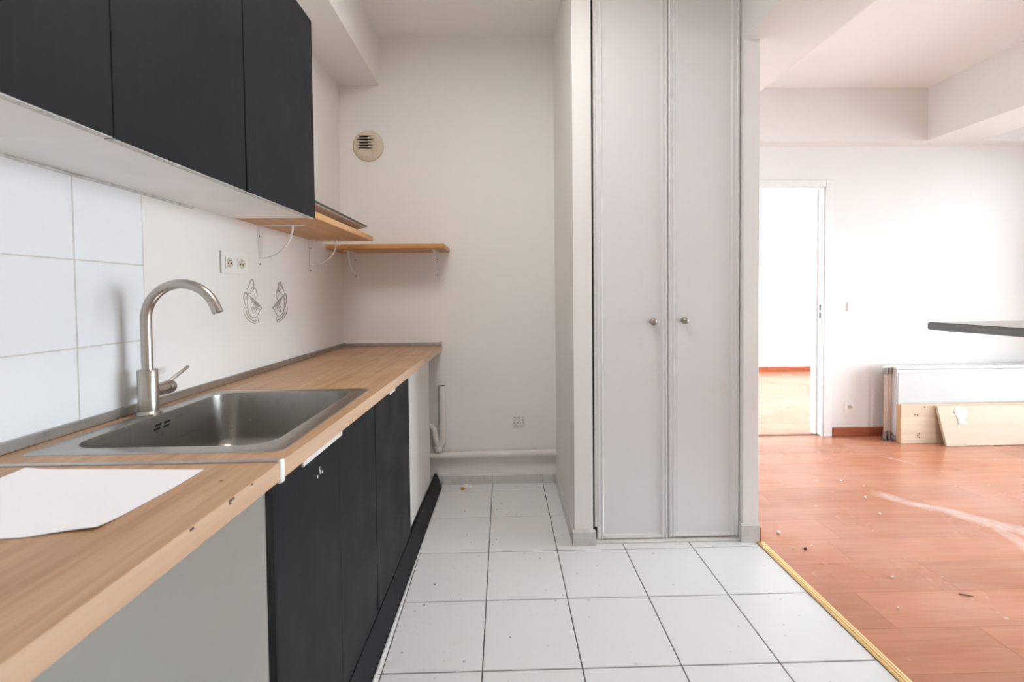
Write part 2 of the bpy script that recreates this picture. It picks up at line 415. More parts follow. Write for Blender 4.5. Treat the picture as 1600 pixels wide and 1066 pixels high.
def wall_with_window(name, x0, x1, ya, yb, w, label):
    y0, y1, z0, z1 = w
    bm = bx(x0, x1, ya, y0, -.05, ZC); box(bm, x0, x1, y1, yb, -.05, ZC); box(bm, x0, x1, y0, y1, -.05, z0); box(bm, x0, x1, y0, y1, z1, ZC)
    return struct(name, bm, 'paint', label)
wall_with_window('wall_right', X_R, X_R + .2, YN, YF, WIN1, 'white living room wall with a tall window')
wall_with_window('wall_bedroom_right', X_R2, X_R2 + .2, YF + .12, 6.67, WIN2, 'white wall of the next room with a tall window')
wall_with_window('wall_bedroom_left', 1.55, 1.75, YF + .12, 6.67, WIN2, 'white wall of the next room with an added unseen window opposite the other window')
struct('wall_bedroom_back', bx(1.55, X_R2 + .2, 6.67, 6.8, -.05, ZC), 'paint', 'white wall of the next room seen through the doorway')
struct('ceiling', bx(-1.3, X_R + .2, YN - .12, 6.8, ZC, ZC + .12), 'ceil', 'white ceiling')
struct('beam_kitchen', bx(-1.2, -.772, YN, YB, 2.573, ZC), 'paint', 'white boxed beam along the kitchen wall above the cabinets')
struct('beam_header', bx(1.176, 1.58, YN, YF, 2.455, ZC), 'paint', 'wide white beam over the opening between kitchen and living room')
struct('beam_soffit', bx(1.58, X_R, 3.49, YF, 2.455, ZC), 'paint', 'white boxed soffit along the top of the living room wall')
struct('beam_living', bx(3.47, 3.92, YN, 3.49, 2.455, ZC), 'paint', 'white beam crossing the living room ceiling')
struct('wall_lintel', bx(.436, 1.176, 2.10, 2.2, 2.78, ZC), 'paint', 'white lintel over the tall cupboard')

def window(name, X, w, label, nl, rot=False):
    y0, y1, z0, z1 = w
    bx = (lambda a, b, c, d, e, f: box(BM(), c, d, 2*X - b, 2*X - a, e, f)) if rot else globals()['bx']
    wroot = struct(name, bx(X + .06, X + .12, y0, y0 + .06, z0, z1), 'plastic', label)
    obj('window_frame', bx(X + .06, X + .12, y1 - .06, y1, z0, z1), 'plastic', wroot)
    obj('window_frame', bx(X + .06, X + .12, y0 + .06, y1 - .06, z1 - .06, z1), 'plastic', wroot)
    obj('window_frame', bx(X + .06, X + .12, y0 + .06, y1 - .06, z0, z0 + .08), 'plastic', wroot)
    L = (y1 - y0 - .12)/nl
    for k in range(nl):
        a = y0 + .06 + k*L; b = a + L
        if k: obj('window_mullion', bx(X + .065, X + .115, a - .04, a + .04, z0 + .08, z1 - .06), 'plastic', wroot)
        obj('pane', bx(X + .085, X + .091, a + (.04 if k else 0), b - (.04 if k < nl-1 else 0), z0 + .08, z1 - .06), 'glass', wroot)
window('window_1', X_R, WIN1, 'tall white framed living room window', 3)
window('added_window_3', YN, ADDED_WIN3, 'white framed unseen window added to light the kitchen and living room', 4, rot=True)  # added out of view, lights the cupboard and wall ends from the front
window('added_window_4', 1.55, WIN2, 'tall white framed unseen window added to brighten the next room', 3)  # second window added out of view so the next room gets brighter
window('window_2', X_R2, WIN2, 'tall white framed window of the next room', 3)

# ------------------------------------------------------------------ baseboards, threshold
def sk_profile(d, h): return [(0, 0), (d, 0), (d, h - .008), (d - .006, h), (0, h)]
bbk = struct('baseboard_back', bx(-.55, .341, YB - .0035, YB, 0, .06), 'fgrout', 'grey white ceramic skirting along the kitchen end wall')
for a, b in ((-.74, TX), (TX, TX + T), (TX + T, TX + 2*T), (TX + 2*T, .334)):
    bm = BM(); prism(bm, sk_profile(.011, .066), lambda u, v, d: Vector((d, YB - u, v)), a + .0012, b - .0012); obj('skirting_tile', bm, 'skirt', bbk)
bpn = struct('baseboard_partition', bx(.3375, .341, 2.10, YB - .012, 0, .06), 'fgrout', 'ceramic skirting around the white partition end')
ys = (2.084, 2.40, 2.72, YB - .012)
for a, b in zip(ys, ys[1:]):
    bm = BM(); prism(bm, sk_profile(.011, .072), lambda u, v, d: Vector((.341 - u, d, v)), a + .0012, b - .0012); obj('skirting_tile', bm, 'skirt', bpn)
bm = BM(); prism(bm, sk_profile(.012, .076), lambda u, v, d: Vector((d, 2.095 - u, v)), .330, .444); obj('skirting_tile', bm, 'skirt', bpn)
bpp = struct('baseboard_pillar', bx(1.168, 1.176, 2.10, 2.16, 0, .09), 'skirt', 'ceramic skirting at the foot of the white wall end')
bm = BM(); prism(bm, sk_profile(.013, .092), lambda u, v, d: Vector((d, 2.095 - u, v)), 1.164, 1.2535); obj('skirting_tile', bm, 'skirt', bpp)
struct('baseboard_pillar_end', bx(1.254, 1.264, 2.083, YF, 0, .075, bev=.002), 'redbb', 'cherry wood skirting on the living room side of the wall end')
struct('baseboard_living', bx(2.802, X_R, YF - .014, YF, 0, .075, bev=.003), 'redbb', 'cherry wood skirting along the living room wall')
struct('baseboard_bedroom', bx(1.75, X_R2, 6.656, 6.67, 0, .075, bev=.003), 'redbb', 'cherry wood skirting of the next room')
bm = BM()
prof = [(-.0185, 0), (-.0175, .0035), (-.012, .0062), (-.0075, .0062), (-.0068, .0030), (-.0050, .0030), (-.0043, .0068), (.0043, .0068), (.0050, .0030), (.0068, .0030), (.0075, .0062), (.012, .0062), (.0175, .0035), (.0185, 0)]
prism(bm, prof, lambda u, v, d: Vector((1.257 + u, d, v)), YN, 2.082)
struct('trim_1', bm, 'gold', 'ribbed gold metal threshold strip between white tiles and red laminate')

# ------------------------------------------------------------------ doorway to the next room
d1 = struct('door_1', bx(DX1 - .022, DX1, YF - .004, YF + .124, 0, DZ), 'plastic', 'white painted doorway frame beside the light switch')
obj('jamb', bx(DX0, DX0 + .022, YF - .004, YF + .124, 0, DZ), 'plastic', d1)
obj('head', bx(DX0, DX1, YF - .004, YF + .124, DZ - .022, DZ), 'plastic', d1)
for a, b in ((DX1 - .012, DX1 + .055), (DX0 - .055, DX0 + .012)):
    obj('architrave', bx(a, b, YF - .016, YF - .003, 0, DZ + .045, bev=.004), 'plastic', d1)
obj('architrave', bx(DX0 + .012, DX1 - .012, YF - .016, YF - .003, DZ - .012, DZ + .045, bev=.004), 'plastic', d1)
obj('door_stop', bx(DX1 - .036, DX1 - .022, YF + .06, YF + .124, 0, DZ - .022), 'plastic', d1)
for z in (1.10, 1.03): obj('strike_plate', bx(DX1 - .0235, DX1 - .0215, YF + .02, YF + .042, z - .025, z + .027), 'screwm', d1)
obj('threshold', bx(DX0, DX1, YF + .03, YF + .065, 0, .004, bev=.001), 'stick', d1)

# ------------------------------------------------------------------ tall built-in cupboard
cup = thing('built_in_cupboard', (.81, 2.14, 0), 'tall white built-in cupboard with two moulded doors and round metal knobs', 'cupboard')
obj('side_post', bx(.4475, .4595, 2.120, 2.16, .075, 2.78), 'closet_edge', cup)
obj('side_post', bx(1.1695, 1.1755, 2.13, 2.16, .10, 2.78), 'closet_edge', cup)
obj('inner_gap', bx(.4335, .4475, 2.130, 2.16, 0, 2.78), 'black', cup)
obj('back_panel', bx(.437, 1.1755, 2.40, 2.41, 0, 2.78), 'closet', cup)
obj('sill', bx(.44, 1.168, 2.098, 2.15, .0005, .010, bev=.002), 'closet_edge', cup)
def closet_door(x0, x1, m, knobx, knobz, zb):
    Yd = 2.124; d = obj('door', bx(x0, x1, Yd, Yd + .022, zb, 2.77, bev=.0015), 'closet', cup)
    for a, b in m:
        w = b - a
        pr = [(0, 0), (0, .003), (w*.16, .009), (w*.30, .009), (w*.38, .005), (w*.62, .005), (w*.70, .009), (w*.84, .009), (w, .003), (w, 0)]
        bm = BM(); prism(bm, pr, lambda u, v, dd: Vector((a + u, Yd - v, dd)), zb + .001, 2.769); obj('moulding', bm, 'closet', d, smooth=25)
    bm = BM(); prism(bm, [(0, 0), (0, .006), (.005, .009), (.017, .007), (.022, 0)], lambda u, v, dd: Vector((dd, Yd - v, zb + .001 + u)), m[0][1], m[1][0]); obj('bottom_moulding', bm, 'closet', d)
    k = lathe(BM(), [(.0, 0), (.013, 0), (.012, .006), (.0085, .010), (.0085, .013), (.015, .017), (.0175, .024), (.0155, .031), (.010, .036), (.0055, .037), (.0045, .0395), (0, .040)], (knobx, Yd, knobz), '-Y', 24)
    obj('knob', k, 'knob', d, smooth=True, label='round dull metal knob')
closet_door(.4605, .8145, ((.4605, .493), (.778, .8125)), .735, 1.093, .013)
closet_door(.8165, 1.169, ((.818, .849), (1.124, 1.169)), .891, 1.098, .016)

# ------------------------------------------------------------------ wall cabinets
ZU0, ZU1, XU = 1.538, 2.291, -.7125
ulabels = ['charcoal wall cabinet over the tiles beside the sink, farthest from the shelf', 'charcoal wall cabinet hanging between two other charcoal wall cabinets', 'charcoal wall cabinet that ends at the wooden shelf']
uy = ((.400, .843, .004), (.844, 1.266, .0), (1.267, 1.712, .0))
for lab, (a, b, pr) in zip(ulabels, uy):
    c = thing('wall_cabinet', WL(Vector((XW + .16, (a+b)/2, ZU0))), lab, 'cabinet', 'charcoal wall cabinets')
    obj('body', bx(XW + .001, XU - .021, a, b, ZU0, ZU1), 'under', c, warp=WL)
    obj('door', bx(XU - .020 + pr, XU + pr, a + .0024, b - .0024, ZU0 - .004, ZU1, bev=.0012), 'cab', c, warp=WL)
    obj('side_panel', bx(XW + .001, XU - .021, b - .0005, b + .0005, ZU0, ZU1), 'under', c, warp=WL)
    obj('edge_band', bx(XU - .0195 + pr, XU - .001 + pr, a + .003, b - .003, ZU0 - .0052, ZU0 - .0038), 'silicone', c, warp=WL, label='worn grey lower door edge')
tag(obj('sealant_bead', tube(BM(), [(XW + .004, .45 + .13*i, ZU0 - .002 - .0012*(i % 3)) for i in range(9)], .004, 6), 'silicone', warp=WL), 'uneven grey sealant line where the wall cabinets meet the tiles', 'sealant')

# ------------------------------------------------------------------ base units and worktops
ZT, ZTB, XFR = .909, .8735, -.400
XD = -.435                                   # door faces
labels_b = ['charcoal sink base cabinet with two doors beneath the steel sink', 'charcoal single door base cabinet beside the white unit', 'white base unit without a door at the end of the worktop']
sb = thing('base_cabinet', WF(Vector((-.72, 1.2, 0))), labels_b[0], 'cabinet', 'base cabinets under the worktop')
def carcass(par, a, b, mat, xf):
    obj('side_panel', bx(-1.0, xf, a, a + .018, .10, ZTB), mat, par, warp=WF)
    obj('side_panel', bx(-1.0, xf, b - .018, b, .10, ZTB), mat, par, warp=WF)
    obj('bottom_panel', bx(-1.0, xf, a + .018, b - .018, .10, .118), mat, par, warp=WF)
    obj('back_panel', bx(-1.0, -.994, a + .018, b - .018, .118, ZTB), mat, par, warp=WF)
    for x in (-.93, -.52):
        for y in (a + .06, b - .06): obj('foot', lathe(BM(), [(0, 0), (.024, 0), (.024, .006), (.014, .012), (.014, .10), (0, .10)], (x, y, 0), 'Z', 12), 'rubber', par, warp=WF, smooth=True)
carcass(sb, .885, 1.54, 'grey_board', XD - .019)
def bdoor(par, a, b, z1=.866, z0=.095):
    return obj('door', bx(XD - .018, XD, a, b, z0, z1, bev=.001), ['cab'], par, warp=WF)
bdoor(sb, .887, 1.2175); bdoor(sb, 1.2181, 1.539, .858)
obj('door_edge', bx(XD - .0182, XD - .0008, .8855, .8872, .096, .866), 'cabedge', sb, warp=WF, label='black door edge facing the empty appliance bay')
obj('front_rail', bx(XD + .0002, XD + .0045, 1.003, 1.235, .8375, ZTB), 'white_board', sb, warp=WF, label='white strip under the worktop edge')
# scratches that show the white board under the door film
random.seed(4)
bm = BM()
for k in range(9):
    y, z = 1.096 + random.gauss(0, .010), .790 + random.gauss(0, .008); s = random.uniform(.0015, .004)
    prism(bm, [(y - s, z), (y, z - s*1.4), (y + s*.9, z + s*.2), (y + s*.1, z + s*1.2)], lambda u, v, d: Vector((d, u, v)), XD - .0005, XD + .0004)
obj('paint_chips', bm, 'paper', sb, warp=WF, kind='stuff')
c2 = thing('base_cabinet', WF(Vector((-.72, 1.8, 0))), labels_b[1], 'cabinet', 'base cabinets under the worktop')
carcass(c2, 1.541, 2.055, 'white_board', XD - .019); bdoor(c2, 1.545, 2.053, .862)
obj('front_rail', bx(XD + .0002, XD + .0045, 1.72, 1.80, .839, ZTB), 'white_board', c2, warp=WF)
c3 = thing('base_cabinet', WF(Vector((-.72, 2.35, 0))), labels_b[2], 'cabinet', 'base cabinets under the worktop')
carcass(c3, 2.056, 2.62, 'white_board', XD - .020)
obj('front_panel', bx(XD - .030, XD - .012, 2.060, 2.618, .10, ZTB), 'white_board', c3, warp=WF)
# loose plinth leaning on the fronts
bm = BM()
prism(bm, [(0, 0), (.014, .002), (-.018, .094), (-.032, .0925)], lambda u, v, d: Vector((-.414 + u, d, v)), .55, 2.765)
tag(obj('plinth_board', bm, 'cab', warp=WF), 'dark plinth board leaning against the feet of the charcoal base cabinets', 'plinth')
obj_seal = tag(obj('plinth_seal', bx(-.3995, -.392, .55, 2.70, 0, .006, bev=.001), 'silicone', warp=WF), 'clear plastic sealing strip on the tiles along the plinth board', 'seal strip')

# far worktop with a cut-out for the sink
SX0, SX1, SY0, SY1 = -.999, -.462, .903, 1.513          # sink rim
BX0, BX1, BY0, BY1 = -.950, -.512, .947, 1.476          # bowl
def slab_hole(xs, ys, z0, z1):
    bm = BM(); V = {}
    for i, x in enumerate(xs):
        for j, y in enumerate(ys):
            for k, z in enumerate((z0, z1)): V[i, j, k] = bm.verts.new((x, y, z))
    hole = (1, 1); nx, ny = len(xs)-1, len(ys)-1
    solid = lambda i, j: 0 <= i < nx and 0 <= j < ny and (i, j) != hole
    for i in range(nx):
        for j in range(ny):
            if not solid(i, j): continue
            for k in (0, 1): bm.faces.new([V[a, b, k] for a, b in ((i, j), (i+1, j), (i+1, j+1), (i, j+1))])
            for di, dj, e in ((-1, 0, ((i, j), (i, j+1))), (1, 0, ((i+1, j), (i+1, j+1))), (0, -1, ((i, j), (i+1, j))), (0, 1, ((i, j+1), (i+1, j+1)))):
                if not solid(i+di, j+dj): bm.faces.new((V[(*e[0], 0)], V[(*e[1], 0)], V[(*e[1], 1)], V[(*e[0], 1)]))
    return bm
# hole in unwarped coordinates: slightly larger than the bowl
wt = thing('worktop', WF(Vector((-.7, 1.8, ZTB))), 'long oak-look worktop with the steel sink set into it', 'worktop')
obj('top', slab_hole([XW + .003, -.952, -.460, XFR], [.8585, .935, 1.488, YB - .001], ZTB, ZT), 'worktop', wt, warp=WF)
obj('edge_band', bx(XFR, XFR + .0009, .861, YB - .001, ZTB, ZT - .0005), 'edge', wt, warp=WF, label='paler front edge band')
obj('wall_profile', bx(XW + .002, XW + .015, .861, YB - .001, ZT, .934, bev=.002), 'alu', wt, warp=WF, label='grey metal profile along the wall')
obj('wall_profile', bx(XW + .015, XFR + .002, YB - .013, YB - .001, ZT, .930, bev=.002), 'alu', wt, warp=WF, label='grey metal profile along the end wall')
obj('profile_end', bx(XFR - .004, XFR + .005, YB - .015, YB - .001, .885, .934, bev=.001), 'alu', wt, warp=WF)
wn = thing('worktop', WF(Vector((-.7, .37, 0))), 'oak-look worktop over the empty appliance bay, with a white paper on it', 'worktop')
obj('top', bx(XW + .003, XFR, -.10, .8465, ZTB, ZT, bev=.0008), 'worktop', wn, warp=WF)
obj('wall_profile', bx(XW + .002, XW + .015, -.10, .8465, ZT, .934, bev=.002), 'alu', wn, warp=WF, label='grey metal profile along the wall')
obj('edge_band', bx(XFR, XFR + .0009, -.10, .8465, ZTB, ZT - .0005), 'edge', wn, warp=WF, label='paler front edge band')
obj('joint_strip', bx(XW + .016, XFR, .8465, .8585, ZTB, ZT + .0025, bev=.001), 'alu', wn, warp=WF, label='grey metal joint strip')
obj('joint_cap', bx(XFR - .004, XFR + .0035, .8445, .8605, ZTB - .006, ZT + .003, bev=.0015), 'plastic', wn, warp=WF, label='white plastic end cap of the joint strip')
obj('support_panel', bx(-1.0, -.44, -.09, -.072, 0, ZTB), 'grey_board', wn, warp=WF)
random.seed(11)
bm = BM()
for y, z, w, h in ((.700, .9055, .007, .002), (.696, .901, .003, .0015), (.613, .9050, .004, .002), (.755, .9060, .003, .0015)):
    box(bm, XFR - .001, XFR + .0013, y - w, y + w, z - h, z + h)
obj('edge_dents', bm, 'screwm', wn, warp=WF, kind='stuff')
bm = lathe(BM(), [(0, 0), (.0035, 0), (.003, .0005), (0, .0006)], (-.497, .765, ZT - .0001), 'Z', 10); obj('burn_mark', bm, 'stick', wn)

# sink
sk = thing('kitchen_sink', ((SX0+SX1)/2, (SY0+SY1)/2, ZT), 'brushed steel kitchen sink set flush into the oak-look worktop', 'sink')
bm = BM(); N = 7
def loop(x0, y0, x1, y1, r, z): return [bm.verts.new((x, y, z)) for x, y in rr(x0, y0, x1, y1, r, N)]
z = ZT
Ls = [loop(SX0, SY0, SX1, SY1, .022, z + .0002), loop(SX0 + .001, SY0 + .001, SX1 - .001, SY1 - .001, .022, z + .0022), loop(SX0 + .006, SY0 + .006, SX1 - .006, SY1 - .006, .02, z + .0032),
      loop(BX0 - .006, BY0 - .006, BX1 + .006, BY1 + .006, .066, z + .0024), loop(BX0 - .001, BY0 - .001, BX1 + .001, BY1 + .001, .062, z + .0008), loop(BX0, BY0, BX1, BY1, .06, z - .005)]
D = .185
Ls.append(loop(BX0 + .006, BY0 + .006, BX1 - .006, BY1 - .006, .058, z - D + .04))
for a in (20, 45, 70, 90):
    s = .04*(1 - math.cos(math.radians(a))); h = .04*math.sin(math.radians(a))
    Ls.append(loop(BX0 + .006 + s, BY0 + .006 + s, BX1 - .006 - s, BY1 - .006 - s, max(.058 - s*.6, .03), z - D + .04 - h))
for a, b in zip(Ls, Ls[1:]): ring_faces(bm, a, b)
cx, cy = (BX0+BX1)/2, (BY0+BY1)/2
dr = [bm.verts.new((cx + .045*math.cos(t), cy + .045*math.sin(t), z - D - .004)) for t in [math.atan2(v.co.y - cy, v.co.x - cx) for v in Ls[-1]]]
ring_faces(bm, Ls[-1], dr); bm.faces.new(dr)
obj('basin', bm, 'steel', sk, smooth=30)
dn = obj('drain', lathe(BM(), [(.044, 0), (.043, .002), (.036, .002), (.033, -.003), (.006, -.003), (.005, .002), (0, .002)], (cx, cy, z - D - .003), 'Z', 24), 'tap', sk, smooth=True)
for yy in (1.2015, 1.2335):
    for zz in (.8835, .8735):
        bm = BM(); prism(bm, rr(yy - .0115, zz - .0032, yy + .0115, zz + .0032, .003, 3), lambda u, v, d: Vector((d, u + (v - .88)*.5, v)), BX0 - .001, BX0 + .0022)
        obj('overflow_slot', bm, 'black', sk)
obj('overflow_screw', lathe(BM(), [(.004, 0), (.004, .003), (0, .0035)], (BX0 + .0005, 1.2175, .8785), 'X', 12), 'tap', sk, smooth=True)
obj('rim_marks', prism(BM(), rr(-.545, .912, -.515, .926, .002, 2), lambda u, v, d: Vector((u, v, d)), z + .0028, z + .00335), 'alu', sk)

# tap
TXX, TYY = -.990, 1.217
TX_ = TXX + .006
tp = thing('kitchen_tap', (TX_, TYY, ZT + .0025), 'brushed nickel kitchen tap with a high curved spout and side lever', 'tap')
obj('base_ring', lathe(BM(), [(0, 0), (.030, 0), (.030, .003), (.0265, .007), (.0235, .010), (0, .010)], (TX_, TYY, ZT + .0022), 'Z', 32), 'tap', tp, smooth=True)
obj('body', lathe(BM(), [(0, .0), (.0232, .0), (.0232, .114), (.0222, .1155), (.0135, .1155), (0, .1155)], (TX_, TYY, ZT + .010), 'Z', 36), 'tap', tp, smooth=True)
R_, zc = .098, 1.172
pts = [(TX_, TYY, 1.020), (TX_, TYY, 1.06), (TX_, TYY, 1.12)]
for k in range(25):
    a = math.radians(180 - 160*k/24); pts.append((TX_ + R_ + R_*math.cos(a), TYY, zc + R_*math.sin(a)))
obj('spout', tube(BM(), pts, .0132, 24), 'tap', tp, smooth=True)
e = Vector(pts[-1]); dirv = (Vector(pts[-1]) - Vector(pts[-2])).normalized()
obj('aerator', lathe(BM(), [(0, -.001), (.0128, -.001), (.0128, .0005), (.0136, .0008), (.0136, .017), (.011, .0175), (.0105, .014), (0, .013)], e, tuple(dirv), 24), 'tap', tp, smooth=True)
hz = .971
obj('collar', tube(BM(), [(TX_, TYY + .018, hz), (TX_, TYY + .058, hz)], .0185, 24), 'tap', tp, smooth=True)
obj('seal_ring', tube(BM(), [(TX_, TYY + .0575, hz), (TX_, TYY + .0605, hz)], .0178, 24), 'rubber', tp, smooth=True)
lv = obj('handle', lathe(BM(), [(0, 0), (.0188, 0), (.0192, .002), (.0192, .020), (.017, .0245), (0, .026)], (TX_, TYY + .060, hz), 'Y', 24), 'tap', tp, smooth=True)
obj('lever', tube(BM(), [(TX_, TYY + .071, hz + .013), (TX_ + .004, TYY + .10, hz + .028), (TX_ + .008, TYY + .140, hz + .047), (TX_ + .0083, TYY + .143, hz + .0485)], [.0052, .005, .005, .0042], 14), 'tap', lv, smooth=True)

# sheet of paper with a curling edge
bm = BM(); NU, NV = 22, 14
Cn = [Vector((-.905, .832)), Vector((-.561, .815)), Vector((-.556, .588)), Vector((-.880, .596))]
grid = []
for j in range(NV+1):
    row = []; t = j/NV
    for i in range(NU+1):
        s = i/NU
        p = (Cn[0]*(1-s) + Cn[1]*s)*(1-t) + (Cn[3]*(1-s) + Cn[2]*s)*t
        # the near right corner is torn and rounded
        q = max(0, s - .72)*max(0, t - .35)
        p = p + Vector((-.07*q, .10*q))
        h = .0012 + .006*max(0, t - .75)**2*16*.35*(1 + math.sin(s*7)) + .003*(1-t)*max(0, .12 - s)*8
        row.append(bm.verts.new((p.x, p.y + .004*math.sin(s*9)*t, ZT + h)))
    grid.append(row)
for j in range(NV):
    for i in range(NU): bm.faces.new((grid[j][i], grid[j][i+1], grid[j+1][i+1], grid[j+1][i]))
bmesh.ops.recalc_face_normals(bm, faces=bm.faces)
bmesh.ops.solidify(bm, geom=bm.faces[:], thickness=.0004)
tag(obj('paper_sheet', bm, 'paper', smooth=True), 'blank white sheet of paper lying on the oak-look worktop', 'paper')

# ------------------------------------------------------------------ shelves and brackets
sh1 = obj('wall_shelf', bx(XW + .001, -.716, 1.7135, 2.447, 1.538, 1.566, bev=.003), 'shelf', warp=WL)
tag(sh1, 'oiled beech shelf running on from the charcoal wall cabinets', 'shelf')
sh2 = obj('wall_shelf', bx(XW + .001, -.338, 2.560, YB - .001, 1.509, 1.537, bev=.003), 'shelfx')
tag(sh2, 'oiled beech shelf on the end wall, tucked under the other shelf', 'shelf')
def bracket(fn, label, root, ztop, arm=.19, ht=.178, k=1.0):
    t = thing('shelf_bracket', root, label, 'bracket', 'white shelf brackets')
    w = .0105
    f = lambda pts, a, b: [prism(BM(), pts, fn, a, b)][0]
    # wall plate (u = out from the wall, v = height), rounded foot
    bm = BM(); prism(bm, [(0, -ht), (.0022, -ht), (.0022, 0), (0, 0)], fn, -w, w)
    obj('wall_plate', bm, 'whitemetal', t)
    bm = BM(); prism(bm, [(0, -.0022), (arm, -.0022), (arm, 0), (0, 0)], fn, -w, w); obj('arm', bm, 'whitemetal', t)
    R0 = arm*.76; pts = []
    for q in range(15):
        a = math.radians(90*q/14); pts.append((.002 + R0*math.sin(a), -.002 - ht*.79 + ht*.79*(1 - math.cos(a))))
    inner = [(u*(1 - .028), v + .0045*(1 - q/14)) for q, (u, v) in enumerate(pts)]
    bm = BM(); prism(bm, pts + inner[::-1], fn, -.0055, .0055); obj('brace', bm, 'whitemetal', t)
    for v in (-.045, -ht + .014):
        bm = lathe(BM(), [(0, 0), (.0042, 0), (.0036, .0012), (0, .0014)], fn(.0022, v, 0), (fn(1, 0, 0) - fn(0, 0, 0)), 10); obj('screw', bm, 'screwm', t)
def fnL(y0, z0): return lambda u, v, d: WL(Vector((XW + .001 + u, y0 + d, z0 + v)))
def fnB(x0, z0): return lambda u, v, d: Vector((x0 + d, YB - .001 - u, z0 + v))
bracket(fnL(1.884, 1.538), 'white curved shelf bracket nearest the charcoal wall cabinet', fnL(1.884, 1.36)(0, 0, 0), 1.538)
bracket(fnL(2.362, 1.538), 'white curved shelf bracket under the far end of the upper shelf', fnL(2.362, 1.36)(0, 0, 0), 1.538)
bracket(fnB(-.940, 1.509), 'white curved shelf bracket beside the wall corner, under the lower shelf', fnB(-.94, 1.33)(0, 0, 0), 1.509, .17, .16)
bracket(fnB(-.417, 1.509), 'white curved shelf bracket under the free end of the lower shelf', fnB(-.417, 1.33)(0, 0, 0), 1.509, .19, .16)

# smoked glass hob panel propped on the shelf
hb = thing('glass_panel', WL(Vector((-.86, 2.12, 1.566))), 'dark smoked glass hob panel with green edge lying tilted on the beech shelf', 'glass panel')
def tilt(p):
    c, s = math.cos(.15), math.sin(.15); q = Vector((-.99, 0, 1.5665)); r = p - q
    return WL(Vector((q.x + r.x*c - r.z*s, p.y, q.z + r.x*s + r.z*c)))
obj('casing', bx(-.985, -.87, 1.82, 2.40, 1.5670, 1.580, bev=.002), 'under_glass', hb, warp=tilt)
obj('tray', bx(-.985, -.756, 1.765, 2.463, 1.580, 1.5862, bev=.001), 'under_glass', hb, warp=tilt)
obj('glass_top', bx(-.99, -.748, 1.756, 2.472, 1.5862, 1.5935, bev=.0015), 'glassg', hb, warp=tilt, label='green edged glass sheet')
obj('support_block', bx(-.83, -.79, 1.765, 1.80, 1.5665, 1.600), 'black', hb, warp=WL)

# ------------------------------------------------------------------ sockets, switch, vent
def socket(par, fn, cu, cv, w=.036, mat='plastic', well='plastic2', earth=True):
    """fn(u along the wall, v height, d out of the wall)"""
    p = obj('insert', prism(BM(), rr(cu - w*.62, cv - w*.62, cu + w*.62, cv + w*.62, .004, 3), fn, .006, .0092), mat, par)
    n = 22; c = fn(cu, cv, 0); ax = (fn(0, 0, 1) - fn(0, 0, 0))
    obj('well', lathe(BM(), [(0, .0094), (.0150, .0094), (.0195, .0098), (.0195, .0090)], c, tuple(ax), n), well, p, smooth=True)
    for s in (-1, 1): obj('hole', lathe(BM(), [(0, .0099), (.0030, .0099), (.0030, .0094)], fn(cu + s*.0085, cv - .003, 0), tuple(ax), 10), 'black', p)
    obj('pin', lathe(BM(), [(0, .017), (.002, .0165), (.0024, .0094)], fn(cu, cv + .008, 0), tuple(ax), 10), 'chrome', p)
fL = lambda u, v, d: WL(Vector((XW + .0016 + d, u, v)))
ds = thing('double_socket', fL(1.707, 1.322, 0), 'white double wall socket on the tiled wall above the sink', 'socket')
obj('plate', prism(BM(), rr(1.626, 1.322, 1.789, 1.406, .005, 3), fL, 0, .006), 'plastic', ds)
obj('plate_side', prism(BM(), rr(1.6250, 1.3225, 1.6262, 1.4055, .0004, 1), fL, 0, .0050), 'alu', ds)
socket(ds, fL, 1.669, 1.364); socket(ds, fL, 1.743, 1.364)
fB = lambda u, v, d: Vector((u, YB - d, v))
s2 = thing('wall_socket', fB(.099, .362, 0), 'grimy white single socket on the end wall above the pipe', 'socket')
obj('plate', prism(BM(), rr(.062, .363, .136, .437, .005, 3), fB, 0, .006), m_stained('grimy_socket_plate', (.70, .67, .61), (.07, .06, .05), 85, .56, .62, .9, .4), s2)
socket(s2, fB, .099, .402, .030, 'plastic', 'plastic')
fF = lambda u, v, d: Vector((u, YF - d, v))
s3 = thing('wall_socket', fF(2.945, .22, 0), 'white single socket on the living room wall between doorway and radiator', 'socket')
obj('plate', prism(BM(), rr(2.905, .212, 2.985, .292, .008, 3), fF, 0, .008), 'plastic', s3)
socket(s3, fF, 2.945, .252, .036, 'plastic', 'plastic2')
sw = thing('light_switch', fF(2.965, 1.07, 0), 'white light switch on the living room wall beside the doorway', 'switch')
obj('plate', prism(BM(), rr(2.923, 1.070, 3.003, 1.150, .008, 3), fF, 0, .008), 'plastic', sw)
obj('rocker', prism(BM(), rr(2.940, 1.087, 2.986, 1.133, .003, 3), fF, .008, .0105), 'plastic', sw)

